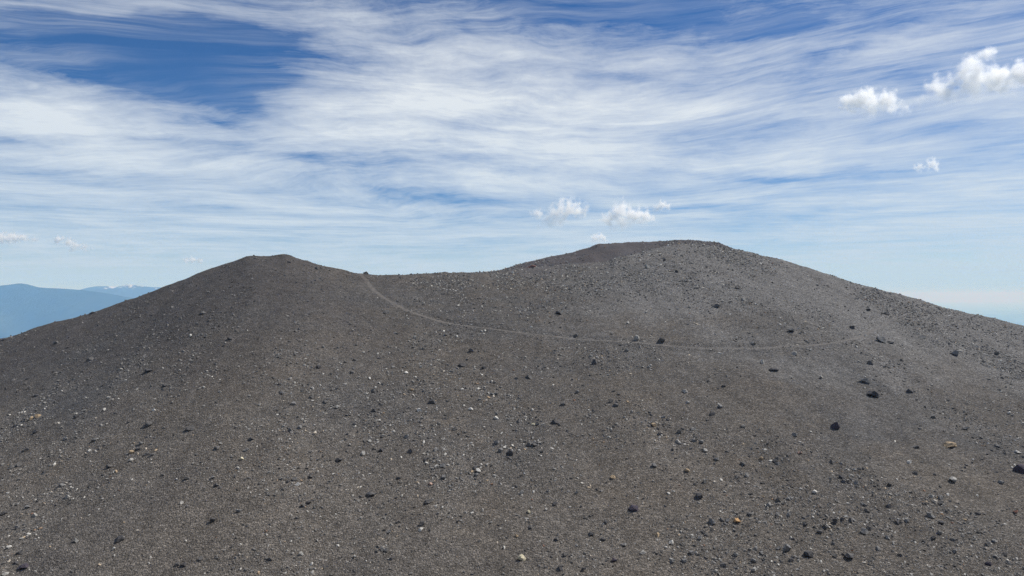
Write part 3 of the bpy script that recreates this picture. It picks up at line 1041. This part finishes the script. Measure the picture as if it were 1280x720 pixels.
for j, i in enumerate(ind):
    x, y, z, W = float(ax[i]), float(ay[i]), float(azz[i]), float(width[i])
    tone = tonepick[int(rng.integers(len(tonepick)))]
    if x / y < -0.18 and y > 125:
        tone = {'pale': 'dark', 'white': 'grey'}.get(tone, tone)
    key = (j % 24)
    if key not in shared:
        shared[key] = boulder_mesh('stone', 700 + key, 1.0, 0.85, 0.55 + 0.3 * ((key * 7) % 5) / 5, 10, MAT['rock'])
    o = bpy.data.objects.new('stone', shared[key])
    o.color = (*TONE[tone], 1.0)
    COL.objects.link(o)
    o.scale = (W, W, W)
    lay(o, x, y, z, rng.uniform(0, 6.28))
    spx, spy = 640 + x / y * F, HORIZON - z / y * F
    dd = [math.hypot(r_[0] - spx, r_[1] - spy) for r_ in ROCKS]
    kk = int(np.argmin(dd))
    hx, hy = spx - ROCKS[kk][0], spy - ROCKS[kk][1]
    side = ('right of' if hx > 0 else 'left of') if abs(hx) > abs(hy) else ('below' if hy > 0 else 'above')
    gap = 'just ' if dd[kk] < 22 else 'well ' if dd[kk] > 60 else ''
    lab = 'small %s stone %s%s the %s' % (WORD[tone], gap, side, SHORT[kk])
    tag(o, lab, 'stone', 'small stones ' + gap + side + ' the ' + SHORT[kk])

lx, ly, lz, lw = ax[rest], ay[rest], azz[rest], width[rest]
M_ = len(lx)
pm = bpy.data.meshes.new('loose_stones')
pm.vertices.add(M_)
pm.vertices.foreach_set('co', np.stack([lx, ly, lz + lw * 0.06], 1).astype(np.float32).ravel())
at_s = pm.attributes.new('size', 'FLOAT_VECTOR', 'POINT')
sc = np.stack([lw, lw * rng.uniform(0.7, 1.0, M_), lw * rng.uniform(0.75, 1.15, M_)], 1).astype(np.float32)
at_s.data.foreach_set('vector', sc.ravel())
at_r = pm.attributes.new('turn', 'FLOAT_VECTOR', 'POINT')
rt = np.stack([rng.normal(0, 0.25, M_), rng.normal(0, 0.25, M_), rng.uniform(0, 6.283, M_)], 1).astype(np.float32)
at_r.data.foreach_set('vector', rt.ravel())
at_i = pm.attributes.new('shape', 'INT', 'POINT')
at_i.data.foreach_set('value', rng.integers(0, len(protos), M_).astype(np.int32))
at_t = pm.attributes.new('tone', 'FLOAT', 'POINT')
leftish = smooth01((-lx / ly - 0.05) / 0.25) * smooth01((ly - 115) / 50)
at_t.data.foreach_set('value', (rng.uniform(size=M_) * (1 - 0.30 * leftish)).astype(np.float32))
pm.update()
loose = bpy.data.objects.new('loose_stones', pm)
COL.objects.link(loose)
tag(loose, 'countless small loose volcanic stones strewn over the whole slope', 'stones', kind='stuff')
gt = bpy.data.node_groups.new('strew_stones', 'GeometryNodeTree')
gt.interface.new_socket('Geometry', in_out='INPUT', socket_type='NodeSocketGeometry')
gt.interface.new_socket('Geometry', in_out='OUTPUT', socket_type='NodeSocketGeometry')
gi = gt.nodes.new('NodeGroupInput')
go = gt.nodes.new('NodeGroupOutput')
iop = gt.nodes.new('GeometryNodeInstanceOnPoints')
ci = gt.nodes.new('GeometryNodeCollectionInfo')
ci.inputs['Collection'].default_value = pcol
ci.inputs['Separate Children'].default_value = True
ci.inputs['Reset Children'].default_value = True


def named(nm, typ):
    a = gt.nodes.new('GeometryNodeInputNamedAttribute')
    a.data_type = typ
    a.inputs['Name'].default_value = nm
    return a.outputs[0]


gt.links.new(gi.outputs[0], iop.inputs['Points'])
gt.links.new(ci.outputs[0], iop.inputs['Instance'])
iop.inputs['Pick Instance'].default_value = True
gt.links.new(named('shape', 'INT'), iop.inputs['Instance Index'])
e2r = gt.nodes.new('FunctionNodeEulerToRotation')
gt.links.new(named('turn', 'FLOAT_VECTOR'), e2r.inputs[0])
rr = gt.nodes.new('FunctionNodeRotateRotation')
rr.rotation_space = 'GLOBAL'
gt.links.new(e2r.outputs[0], rr.inputs[0])
lean = gt.nodes.new('FunctionNodeEulerToRotation')
lean.inputs[0].default_value = (0.33, 0.0, 0.0)          # flat stones lie with the slope
gt.links.new(lean.outputs[0], rr.inputs[1])
gt.links.new(rr.outputs[0], iop.inputs['Rotation'])
gt.links.new(named('size', 'FLOAT_VECTOR'), iop.inputs['Scale'])
gt.links.new(iop.outputs[0], go.inputs[0])
md = loose.modifiers.new('strew', 'NODES')
md.node_group = gt

# ------------------------------------------------------------------ cumulus clouds: real bodies of droplets, above the haze
def cloud(label, dist, blobs, dens=1.0, seed=0, rough=0.62, thin=0.0):
    """blobs: (px, py, radius px) of the lumps; depth is spread so the cloud is as deep as it is high"""
    r = np.random.default_rng(seed)
    cx = sum(b[0] for b in blobs) / len(blobs)
    cyy = sum(b[1] for b in blobs) / len(blobs)
    s0, t0 = tdir(cx, cyy)
    org = Vector((s0 * dist, dist, t0 * dist))
    sc_ = dist / F
    rmax = max(b[2] for b in blobs) * sc_
    balls = []
    for (bx, by, br) in blobs:
        s, t = tdir(bx, by)
        yy = r.uniform(-0.6, 0.6) * rmax
        balls.append((Vector((s * dist - org.x, yy, t * dist - org.z)), br * sc_ * 1.28))
    bm = bmesh.new()
    for c, rad in balls:
        bmesh.ops.create_icosphere(bm, subdivisions=3, radius=rad * 1.35, matrix=Matrix.Translation(c))
    me = bpy.data.meshes.new('cloud')
    bm.to_mesh(me)
    bm.free()
    o = bpy.data.objects.new('cloud', me)
    o.location = org
    COL.objects.link(o)
    rm = o.modifiers.new('skin', 'REMESH')
    rm.mode = 'VOXEL'
    rm.voxel_size = min(b[1] for b in balls) * 0.22
    m, n, out = new_mat('cloud_droplets')
    tc = n.new('ShaderNodeTexCoord')
    co = tc.outputs['Object']
    warp = n.v('SCALE', n.v('SUBTRACT', n.noise(co, 0.9 / rmax, 2.0, 0.5, out='Color'), (0.5, 0.5, 0.5)), scale=rmax * 0.9)
    cw = n.v('ADD', co, warp)
    f = None
    for c, rad in balls:
        d = n.m('MULTIPLY_ADD', n.v('DISTANCE', cw, tuple(c)), -1.0 / rad, 1.0)
        f = d if f is None else n.m('SMOOTH_MAX', f, d, 0.35)
    nz = n.noise(co, 1.5 / rmax, 7.0, rough)
    f = n.m('ADD', f, n.remap(nz, 0.25, 0.75, -1.05, 0.60, False))
    d = n.m('MULTIPLY', n.remap(f, 0.0 + thin, 0.95 + thin, 0.0, 1.0, True), dens * 4.6 / rmax)
    zs = n.new('ShaderNodeSeparateXYZ')
    n.l.new(co, zs.inputs[0])
    d = n.m('MULTIPLY', d, n.remap(zs.outputs[2], -1.1 * rmax, 0.5 * rmax, 0.12, 1.0))
    pv = n.new('ShaderNodeVolumePrincipled')
    pv.inputs['Color'].default_value = (1, 1, 1, 1)
    pv.inputs['Anisotropy'].default_value = 0.35
    n.put(pv.inputs['Density'], d)
    n.l.new(pv.outputs[0], out.inputs['Volume'])
    m.cycles.volume_step_rate = 0.5
    me.materials.append(m)
    tag(o, label, 'cloud', 'small cumulus clouds low over the horizon')
    return o


cloud('large white cumulus cloud high at the right edge of the sky', 15000.0,
      [(1172, 115, 17), (1192, 112, 19), (1212, 105, 22), (1222, 82, 18), (1227, 70, 12), (1240, 100, 20), (1262, 98, 17), (1284, 94, 20), (1278, 82, 9), (1308, 98, 18), (1160, 122, 10), (1148, 133, 6)], 1.0, 1)
cloud('white cumulus cloud left of the large one at the right', 15500.0,
      [(1060, 130, 13), (1075, 126, 15), (1090, 122, 14), (1104, 128, 14), (1118, 133, 10), (1134, 136, 8), (1088, 138, 13)], 0.85, 2)
cloud('small cumulus cloud above the crater rim, left of two', 21000.0,
      [(671, 269, 8), (682, 274, 8), (692, 266, 10), (704, 260, 13), (716, 261, 12), (729, 265, 9), (700, 276, 11), (686, 280, 8), (673, 284, 5)], 0.8, 3)
cloud('small cumulus cloud above the crater rim, right of two', 21000.0,
      [(761, 275, 10), (773, 266, 12), (780, 261, 11), (791, 271, 12), (804, 270, 11), (813, 273, 8), (766, 287, 7), (778, 279, 11)], 0.85, 4)
cloud('tiny cumulus puff right of the two clouds above the crater rim', 21500.0,
      [(822, 260, 6), (829, 256, 7), (835, 259, 5)], 0.7, 5)
cloud('tiny cloud tuft touching the crater rim', 23000.0, [(744, 298, 6), (750, 296, 6), (755, 300, 5)], 0.8, 6)
cloud('flat bottomed white cloud at the left picture edge', 26000.0,
      [(-16, 298, 9), (0, 297, 8), (10, 297, 8), (20, 299, 7), (30, 298, 6), (40, 299, 5)], 1.1, 7)
cloud('small ragged cloud just right of the flat bottomed cloud', 27000.0,
      [(74, 300, 6), (84, 302, 6), (94, 307, 6), (104, 311, 6), (114, 314, 4), (90, 312, 5)], 0.75, 8)
cloud('tiny cloud low over the left flank of the hill', 30000.0, [(232, 326, 4), (241, 325, 5), (250, 327, 4)], 0.8, 9)
cloud('faint small cloud in the right sky below the large ones', 17000.0, [(1152, 209, 7), (1163, 205, 8), (1172, 210, 6)], 0.5, 10)

# ------------------------------------------------------------------ haze
TOP = 330.0
BOT = LOW - 320.0
HR = 152000.0
bm = bmesh.new()
bmesh.ops.create_cube(bm, size=1.0)
for v in bm.verts:
    v.co = Vector((v.co.x * 2 * HR, v.co.y * 2 * HR, TOP if v.co.z > 0 else BOT))
me = bpy.data.meshes.new('haze')
bm.to_mesh(me)
bm.free()
haze = bpy.data.objects.new('haze', me)
COL.objects.link(haze)
m, n, out = new_mat('haze_air')
pv = n.new('ShaderNodeVolumePrincipled')
pv.inputs['Color'].default_value = (0.25, 0.53, 1.0, 1.0)
pv.inputs['Absorption Color'].default_value = (1.0, 1.0, 1.0, 1.0)
pv.inputs['Density'].default_value = 6.6e-5
pv.inputs['Anisotropy'].default_value = 0.0
n.l.new(pv.outputs[0], out.inputs['Volume'])
me.materials.append(m)
tag(haze, 'thin blue summer haze over the lowland', 'haze', kind='stuff')
